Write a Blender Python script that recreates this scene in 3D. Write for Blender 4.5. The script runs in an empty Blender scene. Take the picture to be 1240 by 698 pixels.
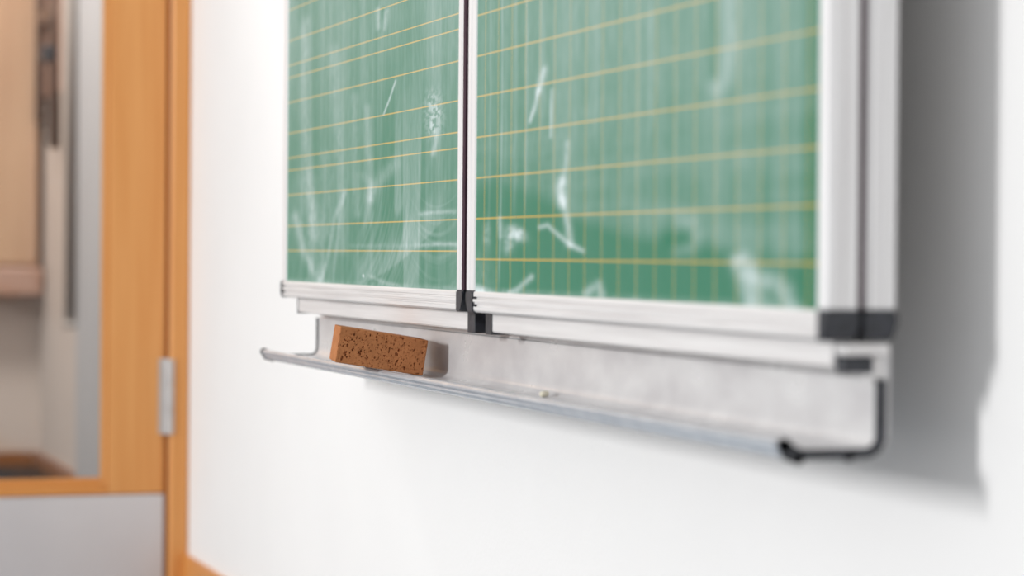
import bpy, bmesh, math, random
import numpy as np
from mathutils import Vector, Matrix

scene = bpy.context.scene
col = scene.collection
ZC = 0.78                       # eye height of the camera above the floor
# axes: x runs along the board wall, y towards that wall, z up; y = 0 is the front of the chalkboard

# ------------------------------------------------------------------ camera
cam_data = bpy.data.cameras.new('camera')
cam = bpy.data.objects.new('camera', cam_data)
col.objects.link(cam)
yaw, pitch, roll = 0.3281014, -0.0134142, 0.0083322
fw = Vector((-math.cos(yaw) * math.cos(pitch), math.sin(yaw) * math.cos(pitch), math.sin(pitch)))
rt = Vector((math.sin(yaw), math.cos(yaw), 0))
up = rt.cross(fw)
r2 = rt * math.cos(roll) + up * math.sin(roll)
u2 = up * math.cos(roll) - rt * math.sin(roll)
M = Matrix((r2, u2, -fw)).transposed().to_4x4()
M.translation = Vector((0, -0.906544, ZC))
cam.matrix_world = M
cam_data.sensor_width = 36
cam_data.lens = 84.208
cam_data.clip_start = 0.05
cam_data.dof.use_dof = True
cam_data.dof.focus_distance = 3.17
cam_data.dof.aperture_fstop = 2.9
scene.camera = cam

# ------------------------------------------------------------------ light
world = bpy.data.worlds.new('world')
scene.world = world
world.use_nodes = True
bgn = world.node_tree.nodes['Background']
bgn.inputs['Color'].default_value = (0.995, 0.995, 0.995, 1)
bgn.inputs['Strength'].default_value = 0.56

def area(name, loc, target, sx, sy, power, color=(1, 1, 1)):
    d = bpy.data.lights.new(name, 'AREA')
    d.shape = 'RECTANGLE'
    d.size, d.size_y = sx, sy
    d.energy = power
    d.color = color
    o = bpy.data.objects.new(name, d)
    col.objects.link(o)
    o.location = loc
    o.rotation_euler = (Vector(target) - Vector(loc)).to_track_quat('-Z', 'Y').to_euler()
    return o
# daylight from the tall window across the room
area('window_daylight', (-2.98, -6.5, ZC + 1.30), (-2.7, 0, ZC), 0.45, 1.2, 190)
# added fill light that brightens the hall beyond the door
area('hall_fill_light', (-6.7, -0.75, ZC + 2.1), (-6.9, -0.6, 0), 0.6, 0.6, 48, (1, 0.96, 0.92))

scene.view_settings.view_transform = 'Standard'
scene.view_settings.look = 'None'
scene.view_settings.gamma = 1
scene.view_settings.use_curve_mapping = False
scene.view_settings.exposure = 0.49
scene.cycles.use_denoising = True

# ------------------------------------------------------------------ helpers
def srgb(r, g, b):
    f = lambda c: (c / 255 / 12.92) if c / 255 <= 0.04045 else ((c / 255 + 0.055) / 1.055) ** 2.4
    return (f(r), f(g), f(b), 1)

def material(name, color, rough=0.6, metal=0.0, var=0.0, scale=(8, 8, 8), bump=0.0, bump_scale=200, color2=None, spec=0.5, detail=4, rvar=0.0):
    m = bpy.data.materials.new(name)
    m.use_nodes = True
    nt = m.node_tree
    b = nt.nodes['Principled BSDF']
    b.inputs['Roughness'].default_value = rough
    b.inputs['Metallic'].default_value = metal
    b.inputs['Specular IOR Level'].default_value = spec
    geo = nt.nodes.new('ShaderNodeNewGeometry')
    mp = nt.nodes.new('ShaderNodeMapping')
    mp.inputs['Scale'].default_value = scale
    nt.links.new(geo.outputs['Position'], mp.inputs['Vector'])
    n = nt.nodes.new('ShaderNodeTexNoise')
    n.inputs['Scale'].default_value = 1.0
    n.inputs['Detail'].default_value = detail
    nt.links.new(mp.outputs['Vector'], n.inputs['Vector'])
    mix = nt.nodes.new('ShaderNodeMix')
    mix.data_type = 'RGBA'
    c2 = color2 if color2 else tuple(c * (1 - var) for c in color[:3]) + (1,)
    mix.inputs[6].default_value = color
    mix.inputs[7].default_value = c2
    mr = nt.nodes.new('ShaderNodeMapRange')
    mr.inputs['From Min'].default_value = 0.35
    mr.inputs['From Max'].default_value = 0.68
    nt.links.new(n.outputs['Fac'], mr.inputs['Value'])
    nt.links.new(mr.outputs['Result'], mix.inputs[0])
    nt.links.new(mix.outputs[2], b.inputs['Base Color'])
    if rvar:
        rr = nt.nodes.new('ShaderNodeMapRange')
        rr.inputs['To Min'].default_value = rough - rvar
        rr.inputs['To Max'].default_value = rough + rvar
        nt.links.new(n.outputs['Fac'], rr.inputs['Value'])
        nt.links.new(rr.outputs['Result'], b.inputs['Roughness'])
    if bump:
        n2 = nt.nodes.new('ShaderNodeTexNoise')
        n2.inputs['Scale'].default_value = bump_scale
        n2.inputs['Detail'].default_value = 3
        nt.links.new(geo.outputs['Position'], n2.inputs['Vector'])
        bp = nt.nodes.new('ShaderNodeBump')
        bp.inputs['Strength'].default_value = bump
        bp.inputs['Distance'].default_value = 0.002
        nt.links.new(n2.outputs['Fac'], bp.inputs['Height'])
        nt.links.new(bp.outputs['Normal'], b.inputs['Normal'])
    return m

def link(name, bm, mat, parent=None, smooth=False):
    me = bpy.data.meshes.new(name)
    bmesh.ops.recalc_face_normals(bm, faces=bm.faces[:])
    bm.to_mesh(me)
    bm.free()
    if smooth:
        for p in me.polygons:
            p.use_smooth = True
    o = bpy.data.objects.new(name, me)
    col.objects.link(o)
    if mat:
        me.materials.append(mat)
    if parent:
        adopt(o, parent)
    return o

def adopt(o, parent):
    # meshes carry room coordinates; only Empties have an offset of their own
    o.parent = parent
    if parent.type == 'EMPTY':
        o.matrix_parent_inverse = Matrix.Translation(-Vector(parent.location))

def empty(name, loc):
    o = bpy.data.objects.new(name, None)
    o.empty_display_size = 0.1
    col.objects.link(o)
    o.location = loc
    return o

def tag(o, label=None, cat=None, kind=None, group=None):
    if label: o['label'] = label
    if cat: o['category'] = cat
    if kind: o['kind'] = kind
    if group: o['group'] = group
    return o

def add_box(bm, x0, x1, y0, y1, z0, z1, bev=0.0, seg=2):
    ret = bmesh.ops.create_cube(bm, size=1)
    vs = ret['verts']
    bmesh.ops.scale(bm, vec=(abs(x1 - x0), abs(y1 - y0), abs(z1 - z0)), verts=vs)
    bmesh.ops.translate(bm, vec=((x0 + x1) / 2, (y0 + y1) / 2, (z0 + z1) / 2 + ZC), verts=vs)
    if bev:
        es = list({e for v in vs for e in v.link_edges})
        bmesh.ops.bevel(bm, geom=es, offset=bev, segments=seg, affect='EDGES', profile=0.5)

def box(name, x0, x1, y0, y1, z0, z1, mat, parent=None, bev=0.0, seg=2):
    bm = bmesh.new()
    add_box(bm, x0, x1, y0, y1, z0, z1, bev, seg)
    return link(name, bm, mat, parent)

def add_prism(bm, pts, axis, a, b):
    """closed outline pts (two coordinates of the plane across axis, cyclic order) swept from a to b"""
    def P(p, t):
        if axis == 0: return (t, p[0], p[1] + ZC)
        if axis == 1: return (p[0], t, p[1] + ZC)
        return (p[0], p[1], t + ZC)
    va = [bm.verts.new(P(p, a)) for p in pts]
    vb = [bm.verts.new(P(p, b)) for p in pts]
    n = len(pts)
    for i in range(n):
        bm.faces.new((va[i], va[(i + 1) % n], vb[(i + 1) % n], vb[i]))
    bm.faces.new(va[::-1])
    bm.faces.new(vb)

def prism(name, pts, axis, a, b, mat, parent=None, smooth=False):
    bm = bmesh.new()
    add_prism(bm, pts, axis, a, b)
    return link(name, bm, mat, parent, smooth)

def arc(cx, cy, r, a0, a1, n=6):
    return [(cx + r * math.cos(math.radians(a0 + (a1 - a0) * i / n)), cy + r * math.sin(math.radians(a0 + (a1 - a0) * i / n))) for i in range(n + 1)]

def offset_path(path, d):
    """parallel copy of an open polyline at distance d (to its left)"""
    out = []
    for i, p in enumerate(path):
        a = path[max(i - 1, 0)]
        b = path[min(i + 1, len(path) - 1)]
        tx, ty = b[0] - a[0], b[1] - a[1]
        l = math.hypot(tx, ty) or 1
        out.append((p[0] - ty / l * d, p[1] + tx / l * d))
    return out

# ------------------------------------------------------------------ materials
M_wall = material('white_wall_paint', srgb(243, 242, 241), 0.85, var=0.02, scale=(3, 3, 3), bump=0.25, bump_scale=140, spec=0.2)
M_floor = material('blue_grey_linoleum', srgb(104, 112, 120), 0.5, var=0.08, scale=(5, 5, 5))
M_alu = material('brushed_aluminium', srgb(238, 236, 235), 0.42, metal=0.22, var=0.10, scale=(5, 40, 160), color2=srgb(224, 221, 220), rvar=0.06)
M_alu_v = material('brushed_aluminium_upright', srgb(240, 239, 239), 0.42, metal=0.22, scale=(160, 160, 4), color2=srgb(228, 226, 226))
M_tray = material('chalk_dusted_aluminium', srgb(218, 217, 217), 0.3, metal=0.18, scale=(14, 14, 26), color2=srgb(201, 199, 200), rvar=0.08, detail=6)
M_lip = material('sky_tinted_aluminium_lip', srgb(208, 215, 223), 0.26, metal=0.45, scale=(30, 60, 60), color2=srgb(190, 198, 207))  # bluish base colour stands in for sky reflected in the metal
M_plastic = material('charcoal_plastic', srgb(36, 38, 43), 0.45, scale=(90, 90, 90), color2=srgb(58, 60, 68), bump=0.3, bump_scale=250)
M_gap_shade = material('board_gap_shade', srgb(62, 42, 52), 0.8, scale=(60, 60, 20), color2=srgb(72, 50, 60), spec=.2)  # dark colour standing in for shade inside the board's gaps
M_backing = material('grey_board_back', srgb(190, 188, 186), 0.6, scale=(5, 5, 5), var=0.05)
M_steel = material('grey_bracket_steel', srgb(205, 203, 202), 0.4, metal=0.6, scale=(20, 20, 20), var=0.1)
M_wood = material('orange_varnished_beech', srgb(226, 160, 92), 0.42, scale=(60, 60, 2.2), color2=srgb(218, 148, 78), detail=5)
M_wood_h = material('orange_varnished_beech_rail', srgb(224, 152, 80), 0.42, scale=(60, 3, 60), color2=srgb(214, 140, 68), detail=5)
M_groove = material('door_gap_shade', srgb(150, 84, 34), 0.6, scale=(30, 30, 3), var=0.1)  # dark tone standing in for shade in the door gap
M_kick = material('light_grey_kick_panel', srgb(214, 210, 210), 0.4, scale=(6, 3, 3), color2=srgb(206, 202, 203))
M_beige = material('beige_cabinet', srgb(196, 160, 130), 0.6, scale=(8, 8, 2), color2=srgb(186, 149, 120))
M_band = material('rosy_wood_band', srgb(182, 146, 128), 0.55, scale=(4, 4, 20), var=0.08)
M_hall = material('hall_wall_paint', srgb(205, 192, 182), 0.8, scale=(2, 2, 2), var=0.05)
M_hall_grey = material('grey_door_reveal', srgb(178, 178, 180), 0.6, scale=(4, 4, 2), var=0.05)
M_pipe = material('taupe_pipe_paint', srgb(168, 160, 154), 0.6, scale=(9, 9, 3), var=0.06)
M_skirt = material('brown_skirting', srgb(140, 88, 50), 0.5, scale=(30, 3, 30), var=0.15)
M_dark = material('dark_hall_floor', srgb(78, 76, 78), 0.5, scale=(6, 6, 6), var=0.15)
M_rod = material('dark_bronze_metal', srgb(128, 106, 94), 0.45, metal=0.4, scale=(20, 20, 5), var=0.15)

def glass_material():
    m = bpy.data.materials.new('clear_door_glass')
    m.use_nodes = True
    nt = m.node_tree
    nt.nodes.remove(nt.nodes['Principled BSDF'])
    out = nt.nodes['Material Output']
    tr = nt.nodes.new('ShaderNodeBsdfTransparent')
    tr.inputs['Color'].default_value = (0.95, 0.96, 0.96, 1)
    gl = nt.nodes.new('ShaderNodeBsdfGlossy')
    gl.inputs['Roughness'].default_value = 0.05
    fr = nt.nodes.new('ShaderNodeFresnel')
    fr.inputs['IOR'].default_value = 1.45
    mx = nt.nodes.new('ShaderNodeMixShader')
    nt.links.new(fr.outputs[0], mx.inputs[0])
    nt.links.new(tr.outputs[0], mx.inputs[1])
    nt.links.new(gl.outputs[0], mx.inputs[2])
    nt.links.new(mx.outputs[0], out.inputs['Surface'])
    return m
M_glass = glass_material()

def board_material(name, kind):
    """green enamel, printed yellow rules (ruled staves or 5 cm squares), chalk from the mesh attribute"""
    m = bpy.data.materials.new(name)
    m.use_nodes = True
    nt = m.node_tree
    N, L = nt.nodes, nt.links
    b = N['Principled BSDF']
    b.inputs['Roughness'].default_value = 0.5
    b.inputs['Specular IOR Level'].default_value = 0.15
    geo = N.new('ShaderNodeNewGeometry')
    sep = N.new('ShaderNodeSeparateXYZ')
    L.new(geo.outputs['Position'], sep.inputs[0])
    def ruled(sock, start, period, width):
        s = N.new('ShaderNodeMath'); s.operation = 'SUBTRACT'
        L.new(sock, s.inputs[0]); s.inputs[1].default_value = start
        w = N.new('ShaderNodeMath'); w.operation = 'WRAP'
        L.new(s.outputs[0], w.inputs[0]); w.inputs[1].default_value = period / 2; w.inputs[2].default_value = -period / 2
        a = N.new('ShaderNodeMath'); a.operation = 'ABSOLUTE'
        L.new(w.outputs[0], a.inputs[0])
        r = N.new('ShaderNodeMapRange')
        r.inputs['From Min'].default_value = width / 2 + 0.0002
        r.inputs['From Max'].default_value = width / 2 - 0.0002
        L.new(a.outputs[0], r.inputs['Value'])
        return r.outputs['Result']
    masks = []
    if kind == 'staves':
        for off in (0.0, 0.04, 0.09, 0.13):
            masks.append(ruled(sep.outputs['Z'], ZC + 0.0055 + off, 0.15, 0.0017))
    else:
        masks.append(ruled(sep.outputs['Z'], ZC - 0.0045, 0.05, 0.0017))
        masks.append(ruled(sep.outputs['X'], -2.7765, 0.05, 0.0014))
    cur = masks[0]
    # the printed rules stop short of the bottom rail
    for k in masks[1:]:
        mx = N.new('ShaderNodeMath'); mx.operation = 'MAXIMUM'
        L.new(cur, mx.inputs[0]); L.new(k, mx.inputs[1])
        cur = mx.outputs[0]
    if kind == 'staves':
        gt = N.new('ShaderNodeMath'); gt.operation = 'GREATER_THAN'
        L.new(sep.outputs['Z'], gt.inputs[0]); gt.inputs[1].default_value = ZC
        mu = N.new('ShaderNodeMath'); mu.operation = 'MULTIPLY'
        L.new(cur, mu.inputs[0]); L.new(gt.outputs[0], mu.inputs[1])
        cur = mu.outputs[0]
    at = N.new('ShaderNodeAttribute'); at.attribute_name = 'chalk'
    # fine grain of the chalk film
    mp = N.new('ShaderNodeMapping'); mp.inputs['Scale'].default_value = (120, 1, 35)
    L.new(geo.outputs['Position'], mp.inputs['Vector'])
    nz = N.new('ShaderNodeTexNoise'); nz.inputs['Scale'].default_value = 1.0; nz.inputs['Detail'].default_value = 5
    L.new(mp.outputs[0], nz.inputs['Vector'])
    gr = N.new('ShaderNodeMapRange')
    gr.inputs['From Min'].default_value = 0.3; gr.inputs['From Max'].default_value = 0.7
    gr.inputs['To Min'].default_value = 0.82; gr.inputs['To Max'].default_value = 1.18
    L.new(nz.outputs['Fac'], gr.inputs['Value'])
    ck = N.new('ShaderNodeMath'); ck.operation = 'MULTIPLY'; ck.use_clamp = True
    L.new(at.outputs['Fac'], ck.inputs[0]); L.new(gr.outputs['Result'], ck.inputs[1])
    c1 = N.new('ShaderNodeMix'); c1.data_type = 'RGBA'
    c1.inputs[6].default_value = srgb(53, 121, 93)
    c1.inputs[7].default_value = srgb(200, 166, 74)
    L.new(cur, c1.inputs[0])
    c2 = N.new('ShaderNodeMix'); c2.data_type = 'RGBA'
    L.new(ck.outputs[0], c2.inputs[0])
    L.new(c1.outputs[2], c2.inputs[6])
    c2.inputs[7].default_value = srgb(214, 226, 226)
    L.new(c2.outputs[2], b.inputs['Base Color'])
    return m

M_staves = board_material('green_board_ruled', 'staves')
M_squares = board_material('green_board_squared', 'squares')
M_green = material('plain_green_board', srgb(70, 141, 110), 0.5, scale=(6, 6, 6), var=0.05)

def sponge_material():
    m = material('brown_sponge_rubber', srgb(190, 126, 82), 0.9, scale=(60, 90, 90), color2=srgb(172, 112, 72), bump=0.4, bump_scale=1100, spec=0.15, detail=6)
    return m
M_sponge = sponge_material()

# ------------------------------------------------------------------ the room
YW = 0.150          # face of the board wall
XF = -5.38          # face of the wall with the door
w = box('wall_back', -5.45, 2.2, YW, YW + 0.15, -ZC, 2.3, M_wall)
tag(w, 'white plastered wall behind the chalkboard', 'wall', 'structure')
bm = bmesh.new()
add_box(bm, XF - 0.14, XF, -4.0, -0.93, -ZC, 2.3)
add_box(bm, XF - 0.14, XF, -0.93, YW, 1.36, 2.3)
w = link('wall_left', bm, M_wall)
tag(w, 'white wall holding the glazed door', 'wall', 'structure')
f = box('floor', XF, 2.2, -4.0, YW, -ZC - 0.05, -ZC, M_floor)
tag(f, 'blue-grey linoleum classroom floor', 'floor', 'structure')
b = box('baseboard_back', XF + 0.016, 2.2, YW - 0.014, YW, -ZC, -0.682, M_wood_h, bev=0.003)
tag(b, 'orange wooden skirting along the board wall', 'skirting', 'structure')

# ------------------------------------------------------------------ glazed door on the left
door = empty('door_1', (XF, -0.4, 0))
tag(door, 'orange wooden door with a tall glass pane and grey kick panel', 'door', 'structure')
# frame (casing) standing in the corner
cas = prism('casing', [(XF - 0.06, 0.1055), (XF + 0.012, 0.1055), (XF + 0.016, 0.1096), (XF + 0.016, YW - 0.0045), (XF + 0.012, YW - 0.0008), (XF - 0.06, YW - 0.0008)],
            2, -ZC, 1.36, M_wood, door)
tag(cas, 'orange wooden door casing')
box('casing', XF - 0.06, XF + 0.016, -0.93, 0.1055, 1.31, 1.36, M_wood_h, door, bev=0.002)
box('casing', XF - 0.06, XF + 0.016, -0.93, -0.885, -ZC, 1.31, M_wood, door, bev=0.002)
box('rebate_shade_strip', XF - 0.05, XF - 0.006, 0.0972, 0.1055, -ZC, 1.31, M_groove, door)  # dark strip painting the shaded gap between leaf and casing
# leaf
YL0, YL1 = -0.88, 0.0972
stile = box('stile', XF - 0.045, XF, -0.0303, YL1, -0.5442, 1.305, M_wood, door, bev=0.003)
box('stile', XF - 0.045, XF, YL0, -0.7521, -0.5442, 1.305, M_wood, door, bev=0.003)
box('top_rail', XF - 0.045, XF, -0.7521, -0.0303, 1.18, 1.305, M_wood_h, door, bev=0.002)
box('bottom_rail', XF - 0.045, XF, -0.7521, -0.0303, -0.5442, -0.5215, M_wood_h, door, bev=0.002)
box('glazing_bead', XF - 0.03, XF - 0.004, -0.0448, -0.0303, -0.5215, 1.18, M_wood, door, bev=0.003)
box('glazing_bead', XF - 0.03, XF - 0.004, -0.7521, -0.7377, -0.5215, 1.18, M_wood, door, bev=0.003)
box('glazing_bead', XF - 0.03, XF - 0.004, -0.7377, -0.0448, -0.5215, -0.5070, M_wood_h, door, bev=0.003)
box('glazing_bead', XF - 0.03, XF - 0.004, -0.7377, -0.0448, 1.166, 1.18, M_wood_h, door, bev=0.003)
g = box('glass_pane', XF - 0.026, XF - 0.021, -0.7377, -0.0448, -0.5070, 1.166, M_glass, door)
tag(g, 'clear glass pane')
k = box('kick_panel', XF - 0.043, XF + 0.002, YL0, YL1 - 0.001, -ZC + 0.008, -0.5463, M_kick, door, bev=0.002)
tag(k, 'light grey laminate kick panel')
def hinge(z0, z1):
    n = 3
    h = None
    for i in range(n):
        a = z0 + (z1 - z0) * i / n
        bq = z0 + (z1 - z0) * (i + 1) / n - 0.0015
        bm = bmesh.new()
        add_prism(bm, [(XF + 0.012 + 0.011 * math.cos(t * math.pi / 9), 0.1055 + 0.011 * math.sin(t * math.pi / 9)) for t in range(18)], 2, a, bq)
        if i == 0:
            add_box(bm, XF, XF + 0.006, 0.0833, 0.1055, z0, z1)
            h = link('hinge', bm, M_steel, door)
            tag(h, 'grey steel hinge knuckle')
        else:
            link('knuckle', bm, M_steel, h)
hinge(-0.4089, -0.2385)
hinge(0.85, 1.015)
hd = box('lever_handle', XF + 0.04, XF + 0.055, -0.83, -0.70, 0.27, 0.29, M_steel, door, bev=0.004)
box('rose', XF - 0.001, XF + 0.045, -0.845, -0.825, 0.27, 0.29, M_steel, hd, bev=0.004)

# ------------------------------------------------------------------ the hall seen through the pane
hw = box('wall_right', -8.15, -8.0, -3.0, 0.32, -ZC, 2.3, M_hall)
tag(hw, 'pale hall wall seen through the door glass', 'wall', 'structure')
hs = box('wall_front', -8.0, -5.36, 0.168, 0.32, -ZC, 2.3, M_hall)
tag(hs, 'side wall of the hall seen through the door glass', 'wall', 'structure')
hf = box('floor', -8.0, XF - 0.14, -3.0, 0.168, -ZC - 0.05, -ZC, M_dark)
hf.name = 'floor.001'
tag(hf, 'dark grey hall floor beyond the door', 'floor', 'structure')
sk = box('baseboard_right', -8.0, -7.984, -3.0, 0.168, -0.705, -0.66, M_skirt)
tag(sk, 'brown skirting at the foot of the hall wall', 'skirting', 'structure')
box('plinth', -8.0, -7.988, -3.0, 0.168, -ZC, -0.705, M_dark, sk)
sk = box('baseboard_front', -7.984, -7.02, 0.152, 0.168, -0.705, -0.66, M_skirt)
tag(sk, 'brown skirting along the side wall of the hall', 'skirting', 'structure')
box('plinth', -7.984, -7.02, 0.156, 0.168, -ZC, -0.705, M_dark, sk)
tr = box('trim_1', -6.98, -6.4, 0.135, 0.168, -ZC, 2.1, M_hall_grey, bev=0.004)
tag(tr, 'grey door reveal on the side wall of the hall', 'trim', 'structure')
pipe = empty('wall_pipe', (-7.02, 0.13, 0.55))
tag(pipe, 'grey upright pipe on the hall wall behind the door glass', 'pipe')
bm = bmesh.new()
add_prism(bm, [(-7.02 + 0.03 * math.cos(t * math.pi / 8), 0.137 + 0.03 * math.sin(t * math.pi / 8)) for t in range(16)], 2, -0.21, 2.0)
link('tube', bm, M_pipe, pipe, True)
bm = bmesh.new()
add_prism(bm, [(-7.02 + 0.033 * math.cos(t * math.pi / 8), 0.137 + 0.033 * math.sin(t * math.pi / 8)) for t in range(16)], 2, -0.222, -0.20)
link('collar', bm, M_pipe, pipe, True)

cab = empty('wall_cabinet', (-7.94, -0.5, ZC - 0.155))
tag(cab, 'beige wall cabinet hung on the far hall wall behind the glass', 'cabinet')
box('body', -8.0, -7.90, -1.3, 0.150, -0.05, 1.6, M_beige, cab, bev=0.004)
box('door', -7.90, -7.885, -1.29, -0.42, -0.04, 1.59, M_beige, cab, bev=0.004)
box('door', -7.90, -7.885, -0.41, 0.140, -0.04, 1.59, M_beige, cab, bev=0.004)
bd = box('bottom_board', -8.0, -7.86, -1.32, 0.160, -0.145, -0.05, M_band, cab, bev=0.012)
tag(bd, 'rosy brown bottom board of the cabinet')

rack = empty('lock_bar', (-7.6, 0.165, ZC + 0.33))
tag(rack, 'dark bronze twin-rod locking bar upright on the hall side wall', 'lock bar')
for xx, z0 in ((-7.86, 0.42), (-7.55, 0.325)):
    bm = bmesh.new()
    add_prism(bm, [(xx + 0.018 * math.cos(t * math.pi / 6), 0.148 + 0.018 * math.sin(t * math.pi / 6)) for t in range(12)], 2, z0, 1.7)
    link('rod', bm, M_rod, rack, True)
box('backplate', -7.88, -7.53, 0.16, 0.168, 0.50, 1.7, M_band, rack)
kn = box('latch', -7.66, -7.53, 0.11, 0.15, 0.595, 0.645, M_plastic, rack, bev=0.006)
box('cross_bar', -7.87, -7.53, 0.135, 0.16, 0.73, 0.78, M_rod, rack, bev=0.004)

# ------------------------------------------------------------------ chalkboard
board = empty('chalkboard', (-2.8375, YW, ZC - 0.175))
tag(board, 'green wall chalkboard with yellow rulings, aluminium frame and chalk tray', 'chalkboard')

# value noise for the wiped chalk film
def vnoise(u, v, seed):
    rs = np.random.RandomState(seed)
    tab = rs.rand(256, 256)
    ui, vi = np.floor(u).astype(int), np.floor(v).astype(int)
    fu, fv = u - ui, v - vi
    fu, fv = fu * fu * (3 - 2 * fu), fv * fv * (3 - 2 * fv)
    a = tab[ui % 256, vi % 256]; b_ = tab[(ui + 1) % 256, vi % 256]
    c = tab[ui % 256, (vi + 1) % 256]; d = tab[(ui + 1) % 256, (vi + 1) % 256]
    return (a * (1 - fu) + b_ * fu) * (1 - fv) + (c * (1 - fu) + d * fu) * fv

def fbm(u, v, seed, o=4):
    s, amp, tot = 0, 1.0, 0
    for i in range(o):
        s = s + amp * vnoise(u * 2 ** i + 17 * i, v * 2 ** i + 5 * i, seed + i)
        tot += amp
        amp *= 0.55
    return s / tot

def seg_dist(x, z, pts, ax=1.0):
    """distance to a polyline; ax stretches x (a film wiped wide and short)"""
    best = np.full(x.shape, 9.0)
    for (x0, z0), (x1, z1) in zip(pts[:-1], pts[1:]):
        dx, dz = (x1 - x0) * ax, z1 - z0
        px, pz = (x - x0) * ax, z - z0
        t = np.clip((px * dx + pz * dz) / (dx * dx + dz * dz + 1e-12), 0, 1)
        best = np.minimum(best, np.hypot(px - t * dx, pz - t * dz))
    return best

def stroke(x, z, pts, wid, strength, ax=1.0, soft=1.0, seed=0, grain=0.5):
    d = seg_dist(x, z, pts, ax)
    m = np.exp(-(d / wid) ** (2 * soft))
    if grain:
        m = m * (1 - grain + grain * 1.6 * fbm(x * 90, z * 120, 300 + seed))
    return strength * m

def smooth(a, b, v):
    t = np.clip((v - a) / (b - a), 0, 1)
    return t * t * (3 - 2 * t)

def chalk_left(x, z):
    c = 0.08 + 0.0 * x
    # vertical wipes with a damp sponge
    c += 0.30 * np.clip(fbm(x * 14, z * 1.4, 11, 3) - 0.42, 0, 1) * smooth(-0.05, 0.25, z + 0.10)
    c += 0.24 * np.clip(fbm(x * 55, z * 2.2, 23, 4) - 0.45, 0, 1)
    c += 0.12 * smooth(0.08, 0.40, z)
    # slanting lower wipes
    c += 0.22 * np.clip(fbm((x - 0.8 * z) * 30, (z + 0.2 * x) * 5, 37, 4) - 0.47, 0, 1) * smooth(0.16, 0.04, z)
    # near horizontal sponge lines right of the middle
    ring = fbm((x + 3.0) * 6, (z - 2.2 * (x + 2.97) ** 2) * 190, 51, 2)
    c += 0.26 * np.clip(ring - 0.45, 0, 1) * smooth(-3.2, -3.0, x) * smooth(0.11, 0.06, z)
    c += stroke(x, z, [(-3.751, .061), (-3.70, .010), (-3.629, -.026), (-3.585, -.040)], .008, .30, .35, .8)
    c += stroke(x, z, [(-3.585, -.040), (-3.556, -.021), (-3.527, .010), (-3.499, .057), (-3.441, .091)], .005, .20, .4)
    c += stroke(x, z, [(-3.68, .11), (-3.64, .03), (-3.59, -.02)], .024, .15, .35, grain=.7) * (0.6 + 0.8 * fbm(x * 60, z * 6, 401, 3))
    c += stroke(x, z, [(-3.451, .084), (-3.492, .010), (-3.501, -.039)], .004, .14, .45)
    c += stroke(x, z, [(-3.56, .15), (-3.54, .09), (-3.55, .03)], .010, .12, .35, grain=.7)
    # sweeping sponge arcs, fine parallel lines
    rad = np.hypot((x + 3.52) * .55, z - .115)
    fine = fbm(rad * 260, np.arctan2(z - .115, x + 3.52) * 3, 411, 2)
    c += 0.20 * np.clip(fine - .45, -.1, 1) * smooth(-3.42, -3.30, x) * smooth(-3.02, -3.12, x) * smooth(.13, .08, z)
    c += stroke(x, z, [(-3.694, .363), (-3.696, .245), (-3.677, .14), (-3.62, .03)], .011, .24, .35)
    c += stroke(x, z, [(-3.511, .309), (-3.494, .233), (-3.471, .134), (-3.458, .01)], .011, .15, .35)
    c += stroke(x, z, [(-3.32, .211), (-3.304, .128), (-3.30, .08)], .006, .17, .35)
    c += stroke(x, z, [(-3.39, .23), (-3.385, .12), (-3.37, .06)], .008, .14, .35)
    c += stroke(x, z, [(-3.174, .239), (-3.203, .216), (-3.232, .197)], .0017, .55, .4)
    c += stroke(x, z, [(-2.997, .200), (-2.986, .182), (-2.99, .168)], .013, .50, .4, 1.0, 3, 0.9) * smooth(.35, .6, fbm(x * 130, z * 300, 91, 2))
    c += stroke(x, z, [(-2.978, .160), (-2.982, .145), (-2.992, .134)], .005, .30, .4)
    c += stroke(x, z, [(-3.298, .081), (-3.264, .101), (-3.175, .125)], .009, .18, .3)
    c += stroke(x, z, [(-3.345, .115), (-3.31, .105), (-3.30, .05)], .006, .10, .3)
    # wide straight swaths
    sw = smooth(-3.132, -3.126, x + 0.05 * (z)) * smooth(-3.048, -3.060, x - 0.05 * z)
    c += 0.15 * sw * smooth(0.30, 0.12, z) * (0.7 + 0.6 * fbm(x * 240, z * 2, 61, 3))
    sw = smooth(-3.178, -3.172, x) * smooth(-3.136, -3.146, x) * smooth(0.044, 0.060, z - 0.5 * np.abs(x + 3.16))
    c += 0.17 * sw * smooth(0.28, 0.12, z)
    sw = smooth(-3.005, -3.0, x) * smooth(-2.955, -2.975, x) * smooth(0.02, 0.2, z)
    c += 0.10 * sw
    # dusty horizontal smears
    for zz, a, b_, s in ((.055, -3.06, -2.887, .26), (.0135, -3.068, -2.881, .34), (.0125, -3.42, -3.07, .10)):
        d = np.exp(-((z - zz - .003 * (fbm(x * 20, x * 0, 71, 2) - .5)) / .0028) ** 2)
        c += s * d * smooth(a - .01, a + .02, x) * smooth(b_ + .005, b_ - .01, x) * (0.35 + 1.1 * fbm(x * 60, z * 300, 77, 3))
    # arc of the last wipe, clear enamel under it
    ax_ = smooth(-3.40, -3.36, x) * smooth(-2.9, -3.02, x)
    edge = -.043 + .32 * np.clip(x + 3.395, 0, 1) ** 1.6
    c += 0.14 * smooth(edge - .004, edge + .002, z) * smooth(edge + .06, edge + .01, z) * ax_
    c += stroke(x, z, [(-3.30, -.030), (-3.24, -.037), (-3.16, -.042), (-3.10, -.050)], .003, .22, .4)
    c += stroke(x, z, [(-3.266, .346), (-3.261, .320)], .004, .30, .3) + stroke(x, z, [(-3.223, .339), (-3.231, .317)], .004, .30, .3)
    c -= stroke(x, z, [(-3.245, .343), (-3.245, .318)], .005, .18, .35, grain=0)
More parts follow.
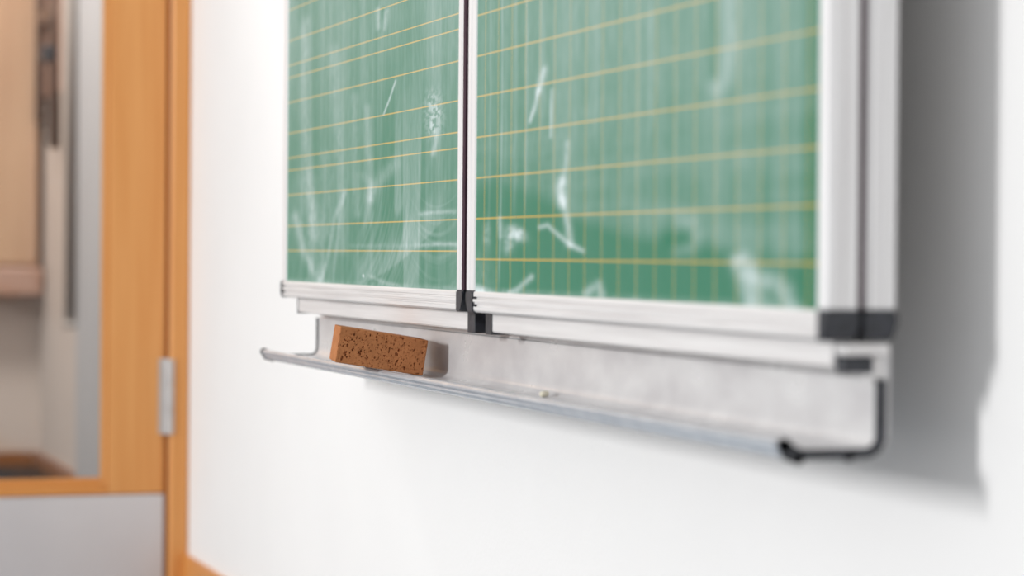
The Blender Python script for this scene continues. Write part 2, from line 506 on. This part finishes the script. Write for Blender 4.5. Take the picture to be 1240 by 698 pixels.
    c += stroke(x, z, [(-3.335, -.030), (-3.333, -.031)], .0016, 1.0, .5, grain=0)
    c += 0.25 * smooth(-.036, -.043, z) * fbm(x * 40, z * 40, 81, 3)
    return np.clip(c, 0, 1)

def chalk_right(x, z):
    # film left by the last wipe: strong above a sagging edge, thin below it
    ex = np.array([-2.82, -2.74, -2.66, -2.56, -2.48, -2.468, -2.342, -2.206, -2.103, -2.007, -1.857])
    ez = np.array([.075, .085, .075, .06, .05, .039, .023, .010, .009, -.006, -.012])
    edge = np.interp(x, ex, ez)
    up_ = smooth(edge - .006, edge + .018, z)
    high = smooth(.02, .30, z)
    left = smooth(-2.40, -2.62, x)
    c = 0.03 + up_ * (0.14 - 0.06 * left) + 0.09 * high
    c += up_ * 0.14 * np.clip(fbm(x * 26, z * 1.2, 111, 3) - 0.45, -0.2, 1)
    c += 0.13 * np.clip(fbm(x * 70, z * 1.1, 123, 3) - 0.47, -0.1, 1) * (0.35 + up_)
    c += up_ * 0.16 * np.clip(fbm(x * 5, z * 45, 131, 3) - 0.48, -0.2, 1) * (1 - high)
    for xx, wd, s, z0 in ((-2.7155, .0030, .28, -.06), (-2.626, .004, .16, .03), (-2.76, .003, .10, .0), (-2.575, .010, .12, .12), (-2.40, .012, .09, .1), (-2.665, .006, .10, .02), (-2.245, .010, .10, .10)):
        c += s * np.exp(-((x - xx - .004 * np.sin(z * 9)) / wd) ** 2) * smooth(z0, z0 + .06, z)
    c += stroke(x, z, [(-2.562, .211), (-2.570, .203), (-2.581, .189)], .0048, .42, .45)
    c += stroke(x, z, [(-2.581, .189), (-2.592, .172), (-2.609, .156)], .0030, .55, .45)
    c += stroke(x, z, [(-2.536, .186), (-2.538, .135)], .0026, .38, .45)
    c += stroke(x, z, [(-2.484, .125), (-2.486, .105), (-2.500, .082)], .0035, .28, .4)
    c += stroke(x, z, [(-2.500, .082), (-2.504, .076), (-2.498, .060)], .0065, .55, .4)
    c += stroke(x, z, [(-2.498, .062), (-2.486, .047), (-2.477, .030), (-2.473, .014)], .0050, .45, .4)
    c += stroke(x, z, [(-2.574, .033), (-2.546, .035), (-2.511, .024), (-2.473, .013), (-2.431, .006)], .0028, .48, .5, grain=.3)
    tex = 0.25 + 1.3 * fbm(x * 45 + z * 60, z * 150 - x * 20, 421, 4)
    c += .75 * tex * np.exp(-(((x + 2.655) / .032) ** 2 + ((z - .026 + .10 * (x + 2.655)) / .0085) ** 2) ** 1.3)
    c += .45 * tex * np.exp(-(((x + 2.685) / .018) ** 2 + ((z - .016) / .012) ** 2))
    c += stroke(x, z, [(-2.717, .044), (-2.712, .024)], .004, .26, .4)
    c += .26 * tex * np.exp(-(((x + 2.766) / .014) ** 2 + ((z - .026) / .016) ** 2))
    # dust climbing from the corner by the seam
    c += 0.75 * smooth(-.030 - .11 * (x + 2.81), -.044 - .06 * (x + 2.81), z) * smooth(-2.70, -2.80, x) * (0.4 + fbm(x * 50, z * 60, 141, 3))
    c += 0.25 * smooth(.03, -.03, z) * smooth(-2.70, -2.80, x) * fbm(x * 60, z * 90, 151, 3)
    c += stroke(x, z, [(-2.680, -.044), (-2.652, -.040), (-2.600, -.024)], .0035, .50, .4)
    c += stroke(x, z, [(-2.42, -.040), (-2.385, -.030), (-2.375, -.040)], .005, .40, .4)
    # smudge like a hooked figure and the cloudy blot by the right stile
    c += stroke(x, z, [(-2.154, .035), (-2.125, .033), (-2.120, .020), (-2.130, .010), (-2.165, .006)], .008, .16, .5)
    c -= stroke(x, z, [(-2.20, .022), (-2.15, .020)], .010, .12, .5, grain=0)
    c += stroke(x, z, [(-2.025, -.004), (-2.007, -.018), (-1.995, -.040)], .008, .42, .45)
    c += stroke(x, z, [(-2.005, -.002), (-1.985, -.016), (-1.945, -.020), (-1.922, -.030), (-1.912, -.042)], .008, .42, .45)
    c += stroke(x, z, [(-1.985, -.025), (-1.96, -.042)], .010, .22, .45)
    # upright wet wipe near the right stile
    c += stroke(x, z, [(-2.052, .27), (-2.046, .194), (-2.056, .167), (-2.072, .160)], .010, .20, .5, grain=.2)
    c -= stroke(x, z, [(-2.085, .26), (-2.085, .175)], .008, .12, .5, grain=0)
    c -= 0.20 * smooth(-1.90, -1.862, x)
    c += 0.22 * smooth(-.036, -.043, z) * fbm(x * 40, z * 40, 161, 3)
    return np.clip(c, 0, 1)

def chalk_surface(name, x0, x1, z0, z1, y, func, mat, parent):
    xs = np.linspace(x0, x1, 330)
    zs = np.concatenate([np.linspace(z0, 0.50, 300), np.linspace(0.52, z1, 24)])
    nx, nz = len(xs), len(zs)
    X, Z = np.meshgrid(xs, zs, indexing='xy')
    co = np.stack([X, np.full_like(X, y), Z + ZC], -1).reshape(-1, 3)
    idx = np.arange(nx * nz).reshape(nz, nx)
    q = np.stack([idx[:-1, :-1], idx[:-1, 1:], idx[1:, 1:], idx[1:, :-1]], -1).reshape(-1, 4)
    # the sheet has a thickness: four back corners close it behind
    nb = len(co)
    back = np.array([(x0, y + .004, z0 + ZC), (x1, y + .004, z0 + ZC), (x1, y + .004, z1 + ZC), (x0, y + .004, z1 + ZC)])
    co = np.concatenate([co, back])
    me = bpy.data.meshes.new(name)
    faces = q.tolist() + [[nb + 3, nb + 2, nb + 1, nb]]
    faces += [[nb, nb + 1] + idx[0, ::-1].tolist(), [nb + 2, nb + 3] + idx[-1, :].tolist(),
              [nb + 1, nb + 2] + idx[::-1, -1].tolist(), [nb + 3, nb] + idx[:, 0].tolist()]
    me.from_pydata(co.tolist(), [], faces)
    at = me.attributes.new('chalk', 'FLOAT', 'POINT')
    vals = np.concatenate([func(X, Z).reshape(-1), np.zeros(4)]).astype(np.float32)
    at.data.foreach_set('value', vals)
    me.materials.append(mat)
    me.update()
    o = bpy.data.objects.new(name, me)
    col.objects.link(o)
    adopt(o, parent)
    return o

ZB, ZT = -0.070, 0.930          # bottom and top of the frame
RB = 0.027                      # width of the bottom and top rails

def rail_profile(y0, y1, top=False):
    p = [(y0 + .0035, -.0430), (y0 + .0012, -.0445), (y0 + .0002, -.0465), (y0 + .0002, -.0506), (y0 + .0046, -.0508), (y0 + .0046, -.0534),
         (y0 - .0006, -.0536), (y0 - .0006, -.0570), (y0 + .0014, -.0572), (y0 + .0014, -.0598), (y0 + .0050, -.0600), (y0 + .0050, -.0628), (y0 + .0002, -.0630),
         (y0 + .0006, -.0675), (y0 + .0035, -.0700), (y1 - .0015, -.0700), (y1, -.0685), (y1, -.0430)]
    if top:
        p = [(a, 2 * ((ZB + ZT) / 2) - b_) for a, b_ in p][::-1]
    return p

def stile_profile(xo, xi, y0, y1, rd=True):
    """upright section; xo is the outer (rounded) edge, xi the edge by the green sheet"""
    s = 1 if xo > xi else -1
    if not rd:
        q = (xi + xo) / 2
        p = [(xi, y0 + .003), (xi + s * .002, y0), (q, y0), (q + s * .0008, y0 + .0012), (q + s * .0024, y0 + .0012), (q + s * .0032, y0), (xo - s * .0008, y0), (xo, y0 + .0008), (xo, y1), (xi, y1)]
        return p if s > 0 else p[::-1]
    p = [(xi, y0 + .003), (xi + s * .002, y0), (xo - s * .0085, y0), (xo - s * .0035, y0 + .0012), (xo - s * .0008, y0 + .0045), (xo, y0 + .009),
         (xo, y0 + .0135), (xo - s * .0015, y0 + .0142), (xo - s * .0015, y0 + .0165), (xo, y0 + .0172), (xo, y1 - .003), (xo - s * .003, y1), (xi, y1)]
    return p if s > 0 else p[::-1]

def cap_outline(xo, xi, zb, zi, rx=.012, rz=.020):
    """corner cap in the board plane with a rounded outer corner"""
    s = 1 if xo > xi else -1
    t = 1 if zi > zb else -1
    rx = min(rx, abs(xo - xi) * .8)
    pts = [(xi, zi), (xi, zb)]
    for i in range(7):
        a = math.radians(90 * i / 6)
        pts.append((xo - s * rx + s * rx * math.sin(a), zb + t * rz - t * rz * math.cos(a)))
    pts.append((xo, zi))
    return pts

def panel_frame(parent, x0, x1, wl, wr, y0, y1, cl, cr, round_left=True, round_right=True):
    """rails, stiles and the four plastic corner caps of one framed sheet"""
    for xo, xi, rd in ((x0, x0 + wl, round_left), (x1, x1 - wr, round_right)):
        prism('stile', stile_profile(xo, xi, y0, y1, rd), 2, ZB + RB, ZT - RB, M_alu_v, parent)
    for top in (False, True):
        prism('rail', rail_profile(y0, y1, top), 0, x0 + cl, x1 - cr, M_alu, parent)
    for xo, xi in ((x0 - .0006, x0 + cl), (x1 + .0006, x1 - cr)):
        for zb, zi in ((ZB - .0008, ZB + RB - .0005), (ZT + .0008, ZT - RB + .0005)):
            bm = bmesh.new()
            add_prism(bm, cap_outline(xo, xi, zb, zi), 1, y0 - .0012, y1 + .0006)
            es = [e for e in bm.edges if abs(e.verts[0].co.y - e.verts[1].co.y) < 1e-6]
            bmesh.ops.bevel(bm, geom=es, offset=.0018, segments=2, affect='EDGES')
            c = link('corner_cap', bm, M_plastic, parent)
            # the short neck that ties rail and cap together
            c['label'] = 'charcoal plastic corner cap'

# left wing: ruled for handwriting, right wing: 5 cm squares
XL0, XL1, XR0, XR1 = -3.837, -2.8545, -2.8390, -1.836
lw = chalk_surface('wing', XL0 + .031, XL1 - .0262, ZB + RB - .001, ZT - RB + .001, .002, chalk_left, M_staves, board)
tag(lw, 'green wing ruled with groups of yellow handwriting lines, smeared with chalk')
panel_frame(lw, XL0, XL1, .032, .0265, 0, .031, .008, .026, True, False)
bk = box('backing', XL0 + .031, XL1 - .0262, .012, .029, ZB + RB, ZT - RB, M_backing, lw)
rw = chalk_surface('wing', XR0 + .0305, XR1 - .0185, ZB + RB - .001, ZT - RB + .001, .002, chalk_right, M_squares, board)
tag(rw, 'green wing printed with a yellow square grid, smeared with chalk')
panel_frame(rw, XR0, XR1, .031, .019, 0, .031, .028, .017, False, True)
bk = box('backing', XR0 + .0305, XR1 - .0185, .012, .029, ZB + RB, ZT - RB, M_backing, rw)
s_ = box('seam_shade_seal', XL1 - .0035, XL1 + .0076, -.0004, .029, ZB + RB, ZT - RB, M_gap_shade, lw)  # seals spread over the seam, their dark colour painting the gap's shade
s_ = box('seam_shade_seal', XR0 - .0076, XR0 + .0005, .0016, .029, ZB + RB, ZT - RB, M_gap_shade, rw)

# fixed centre panel behind the wings
cp = box('centre_panel', XL0 + .024, XR1 - .024, .041, .050, ZB + RB, ZT - RB, M_green, board)
panel_frame(cp, XL0, XR1, .025, .025, .037, .067, .010, .017)
bm = bmesh.new()
for z0, z1 in ((-.043, .90),):
    add_box(bm, XR1 - .012, XR1 - .004, .030, .038, z0, z1)
link('gap_shade_strip', bm, M_gap_shade, cp)  # dark strip in place of shade between wing and centre panel
bm = bmesh.new()
add_box(bm, XL0 + .004, XL0 + .012, .030, .038, -.043, .90)
link('gap_shade_strip', bm, M_gap_shade, cp)  # same painted gap shade at the far end
box('backing', XL0 + .024, XR1 - .024, .050, .064, ZB + RB, ZT - RB, M_backing, cp)
for xx in (-3.45, -2.25):
    mb = box('wall_mount', xx - .03, xx + .03, .0665, YW, -.10, .90, M_steel, board, bev=.002)
box('wall_spacer', -3.6, -2.1, .0730, YW, -.14, -.11, M_steel, board)

# lower rail under the panels, in two lengths with a notch between plastic end caps
def lower_rail(xa, xb, caps):
    pr = [(.0205, -.0705), (.0200, -.0720), (.0200, -.0925), (.0215, -.0945), (.0520, -.0945), (.0520, -.0705)]
    r = prism('lower_rail', pr, 0, xa, xb, M_alu, board)
    for c0, c1, hgt in caps:
        cc = box('end_cap', c0, c1, .0188, .0525, -.0965 + hgt, -.0702, M_plastic, r, bev=.0012)
    return r
lower_rail(-3.800, -2.893, [(-2.893, -2.862, -.001), (-3.8025, -3.800, 0)])
lower_rail(-2.795, -1.862, [(-2.820, -2.795, -.001)])
nb = box('notch_shade_plate', -2.862, -2.820, .040, .0515, -.096, -.0702, M_gap_shade, board)  # dark plate added to paint the shade within the notch
# dark blocks and pale strap at the near end of the lower rail
eb = box('end_block', -1.862, -1.846, .0215, .0510, -.0985, -.084, M_plastic, board, bev=.002)
st = box('strap', -1.870, -1.844, .0225, .0660, -.0835, -.0722, M_alu, board, bev=.003)
box('upright_strap', -1.868, -1.858, .0515, .0655, -.106, -.0835, M_alu, board, bev=.003)

# chalk tray: back plate, rounded trough, rising front lip
inner = [(.0640, -.0800), (.0640, -.1030), (.0615, -.1045), (.0615, -.1530)]
inner += [(.0495 + .012 * math.cos(math.radians(a)), -.1540 + .012 * math.sin(math.radians(a))) for a in (0, -18, -36, -54, -72, -90)]
inner += [(.020, -.1660), (-.008, -.1660), (-.015, -.1648), (-.021, -.1618)]
lip = [(-.0240, -.1582), (-.0262, -.1567), (-.0290, -.1565), (-.0315, -.1580), (-.0322, -.1605), (-.0308, -.1628)]
under = [(-.0275, -.1640), (-.0268, -.1655), (-.0285, -.1672), (-.0268, -.1700), (-.0210, -.1722), (-.0130, -.1735), (-.0100, -.1700), (.048, -.1700),
         (.0620, -.1690), (.0700, -.1630), (.0735, -.1550), (.0735, -.0800)]
TX0, TX1 = -3.832, -1.860
bm = bmesh.new()
pts = inner + lip + under
add_prism(bm, pts, 0, TX0, TX1)
tray = link('chalk_tray', bm, M_tray, board)
tray['label'] = 'chalk-dusted aluminium tray trough under the board'
# bright bead along the front edge
bead = [(-.0232, -.1580), (-.0250, -.1563), (-.0280, -.1558), (-.0312, -.1566), (-.0332, -.1590), (-.0330, -.1615), (-.0312, -.1640), (-.0290, -.1648),
        (-.0296, -.1668), (-.0282, -.1700), (-.0220, -.1732), (-.0130, -.1745), (-.0130, -.1736), (-.0205, -.1718), (-.0255, -.1690), (-.0265, -.1660), (-.0255, -.1600)]
fl = prism('front_lip', bead, 0, TX0, TX1, M_lip, tray)
fl['label'] = 'shiny aluminium front lip of the tray'
outline = inner[2:] + lip + under[:-4] + [(.0540, -.1693), (.0620, -.1645), (.0660, -.1560), (.0660, -.1045)]
def grow(pts, d):
    n = len(pts)
    out = []
    for i in range(n):
        a, b_ = pts[i - 1], pts[(i + 1) % n]
        tx, ty = b_[0] - a[0], b_[1] - a[1]
        l = math.hypot(tx, ty) or 1
        out.append((pts[i][0] - ty / l * d, pts[i][1] + tx / l * d))
    return out
capo = grow(outline, -.0024)
area2 = sum(p[0] * q[1] - q[0] * p[1] for p, q in zip(capo, capo[1:] + capo[:1]))
area1 = sum(p[0] * q[1] - q[0] * p[1] for p, q in zip(outline, outline[1:] + outline[:1]))
if abs(area2) < abs(area1):
    capo = grow(outline, .0024)
for xa, xb in ((TX0 - .004, TX0), (TX1, TX1 + .005)):
    bm = bmesh.new()
    add_prism(bm, capo, 0, xa, xb)
    # round noses and screw bosses of the cap
    for cy, cz, rr in ((-.0285, -.1600, .0062), (-.0150, -.1715, .0050), (.0330, -.1705, .0045)):
        add_prism(bm, [(cy + rr * math.cos(t * math.pi / 6), cz + rr * math.sin(t * math.pi / 6)) for t in range(12)], 0, xa, xb)
    c = link('end_cap', bm, M_plastic, tray)
    c['label'] = 'dark plastic end cap following the tray section'

# ------------------------------------------------------------------ sponge lying across the tray lip
def make_sponge():
    Ls, Ts, Hs = 0.1205, 0.100, 0.0488
    a = math.radians(8.8)
    ps = math.radians(10)
    e1 = Vector((math.sin(ps) * math.cos(a), math.cos(ps) * math.cos(a), -math.sin(a)))
    e2 = Vector((-math.cos(ps), math.sin(ps), 0)).normalized()
    e3 = e1.cross(e2)
    if e3.z < 0: e3 = -e3
    corner = Vector((-3.1090, 0.0250, -0.1638 + ZC))
    rs = random.Random(5)
    step = 0.0006
    size = np.array([Ls, Ts, Hs])
    R = 0.0016
    verts, faces = [], []
    half = size / 2
    def face(ax_n, sign, st):
        u, v = [i for i in range(3) if i != ax_n]
        nu, nv = int(size[u] / st) + 1, int(size[v] / st) + 1
        U, V = np.meshgrid(np.linspace(-half[u], half[u], nu), np.linspace(-half[v], half[v], nv), indexing='ij')
        P = np.zeros((nu, nv, 3))
        P[..., u], P[..., v], P[..., ax_n] = U, V, sign * half[ax_n]
        inner_ = np.clip(P, -(half - R), half - R)
        d = P - inner_
        ln = np.linalg.norm(d, axis=-1, keepdims=True)
        nrm = d / np.maximum(ln, 1e-9)
        P = inner_ + nrm * R
        # pores: open bubbles of the cut face; the moulded ends are smoother
        dep = np.zeros((nu, nv))
        big = ax_n == 1
        count = int(size[u] * size[v] * (78000 if big else 16000))
        for i in range(count):
            cu, cv = rs.uniform(-half[u], half[u]), rs.uniform(-half[v], half[v])
            q = rs.random()
            r = 0.00030 + 0.00028 * rs.random() if q < .76 else (0.0006 + 0.0004 * rs.random() if q < .93 else 0.0010 + 0.0006 * rs.random())
            if not big: r *= .7
            st_ = rs.uniform(.9, 1.6)
            i0, i1 = np.searchsorted(U[:, 0], [cu - 2 * r, cu + 2 * r]); j0, j1 = np.searchsorted(V[0], [cv - 2 * r, cv + 2 * r])
            if i1 <= i0 or j1 <= j0: continue
            du, dv = (U[i0:i1, j0:j1] - cu) * st_, (V[i0:i1, j0:j1] - cv) / st_
            rr = np.hypot(du, dv) / r
            dep[i0:i1, j0:j1] = np.maximum(dep[i0:i1, j0:j1], np.clip(1.25 - rr, 0, 1) ** .6 * min(r * 3.2, .0036))
        edge = np.minimum(np.minimum(half[u] - np.abs(U), half[v] - np.abs(V)) / .0012, 1)
        dep *= np.clip(edge, 0, 1)
        dep += .00022 * (fbm(U * 900 + 50, V * 900 + 50, 7 + ax_n, 3) - .5) * np.clip(edge, 0, 1)
        P -= nrm * dep[..., None]
        base = len(verts)
        verts.extend(P.reshape(-1, 3).tolist())
        idx = np.arange(nu * nv).reshape(nu, nv) + base
        qd = np.stack([idx[:-1, :-1], idx[1:, :-1], idx[1:, 1:], idx[:-1, 1:]], -1).reshape(-1, 4)
        faces.extend(qd.tolist())
    face(1, -1, .00045)
    face(1, 1, .0015)
    face(0, -1, .0009); face(0, 1, .0009)
    face(2, 1, .0012); face(2, -1, .0015)
    # local frame -> room; front face is the -e2 side, its lower right corner is `corner`
    ctr = corner - e1 * (Ls / 2) + e3 * (Hs / 2) + e2 * (Ts / 2)
    B = Matrix((e1, e2, e3)).transposed()
    W_ = [tuple(B @ Vector(v_)) for v_ in verts]
    me = bpy.data.meshes.new('chalk_sponge')
    me.from_pydata(W_, [], faces)
    bm = bmesh.new()
    bm.from_mesh(me)
    bmesh.ops.remove_doubles(bm, verts=bm.verts[:], dist=1e-6)
    bmesh.ops.recalc_face_normals(bm, faces=bm.faces[:])
    bm.to_mesh(me)
    bm.free()
    me.materials.append(M_sponge)
    o = bpy.data.objects.new('chalk_sponge', me)
    col.objects.link(o)
    o.location = ctr
    tag(o, 'brown porous chalk sponge resting askew across the tray lip', 'sponge')
make_sponge()

# ------------------------------------------------------------------ chalk stub in the trough
bm = bmesh.new()
ang = math.radians(-35)
pr = [(0.0034 * math.cos(t * math.pi / 6), 0.0034 * math.sin(t * math.pi / 6)) for t in range(12)]
rings = []
for s, rr in ((-.011, .7), (-.0102, 1), (.008, 1), (.0095, .8), (.0105, .35)):
    ring = []
    for (py, pz) in pr:
        ring.append(bm.verts.new((-2.660 + s * math.cos(ang) - py * rr * math.sin(ang), .040 + s * math.sin(ang) + py * rr * math.cos(ang), -.1625 + pz * rr + ZC)))
    rings.append(ring)
for a, b_ in zip(rings[:-1], rings[1:]):
    for i in range(12):
        bm.faces.new((a[i], a[(i + 1) % 12], b_[(i + 1) % 12], b_[i]))
bm.faces.new(rings[0][::-1]); bm.faces.new(rings[-1])
M_chalk = material('cream_chalk', srgb(244, 238, 216), 0.95, scale=(300, 300, 300), var=0.06, bump=.4, bump_scale=900)
tag(link('chalk_stub', bm, M_chalk), 'small cream chalk stub lying in the tray trough', 'chalk')
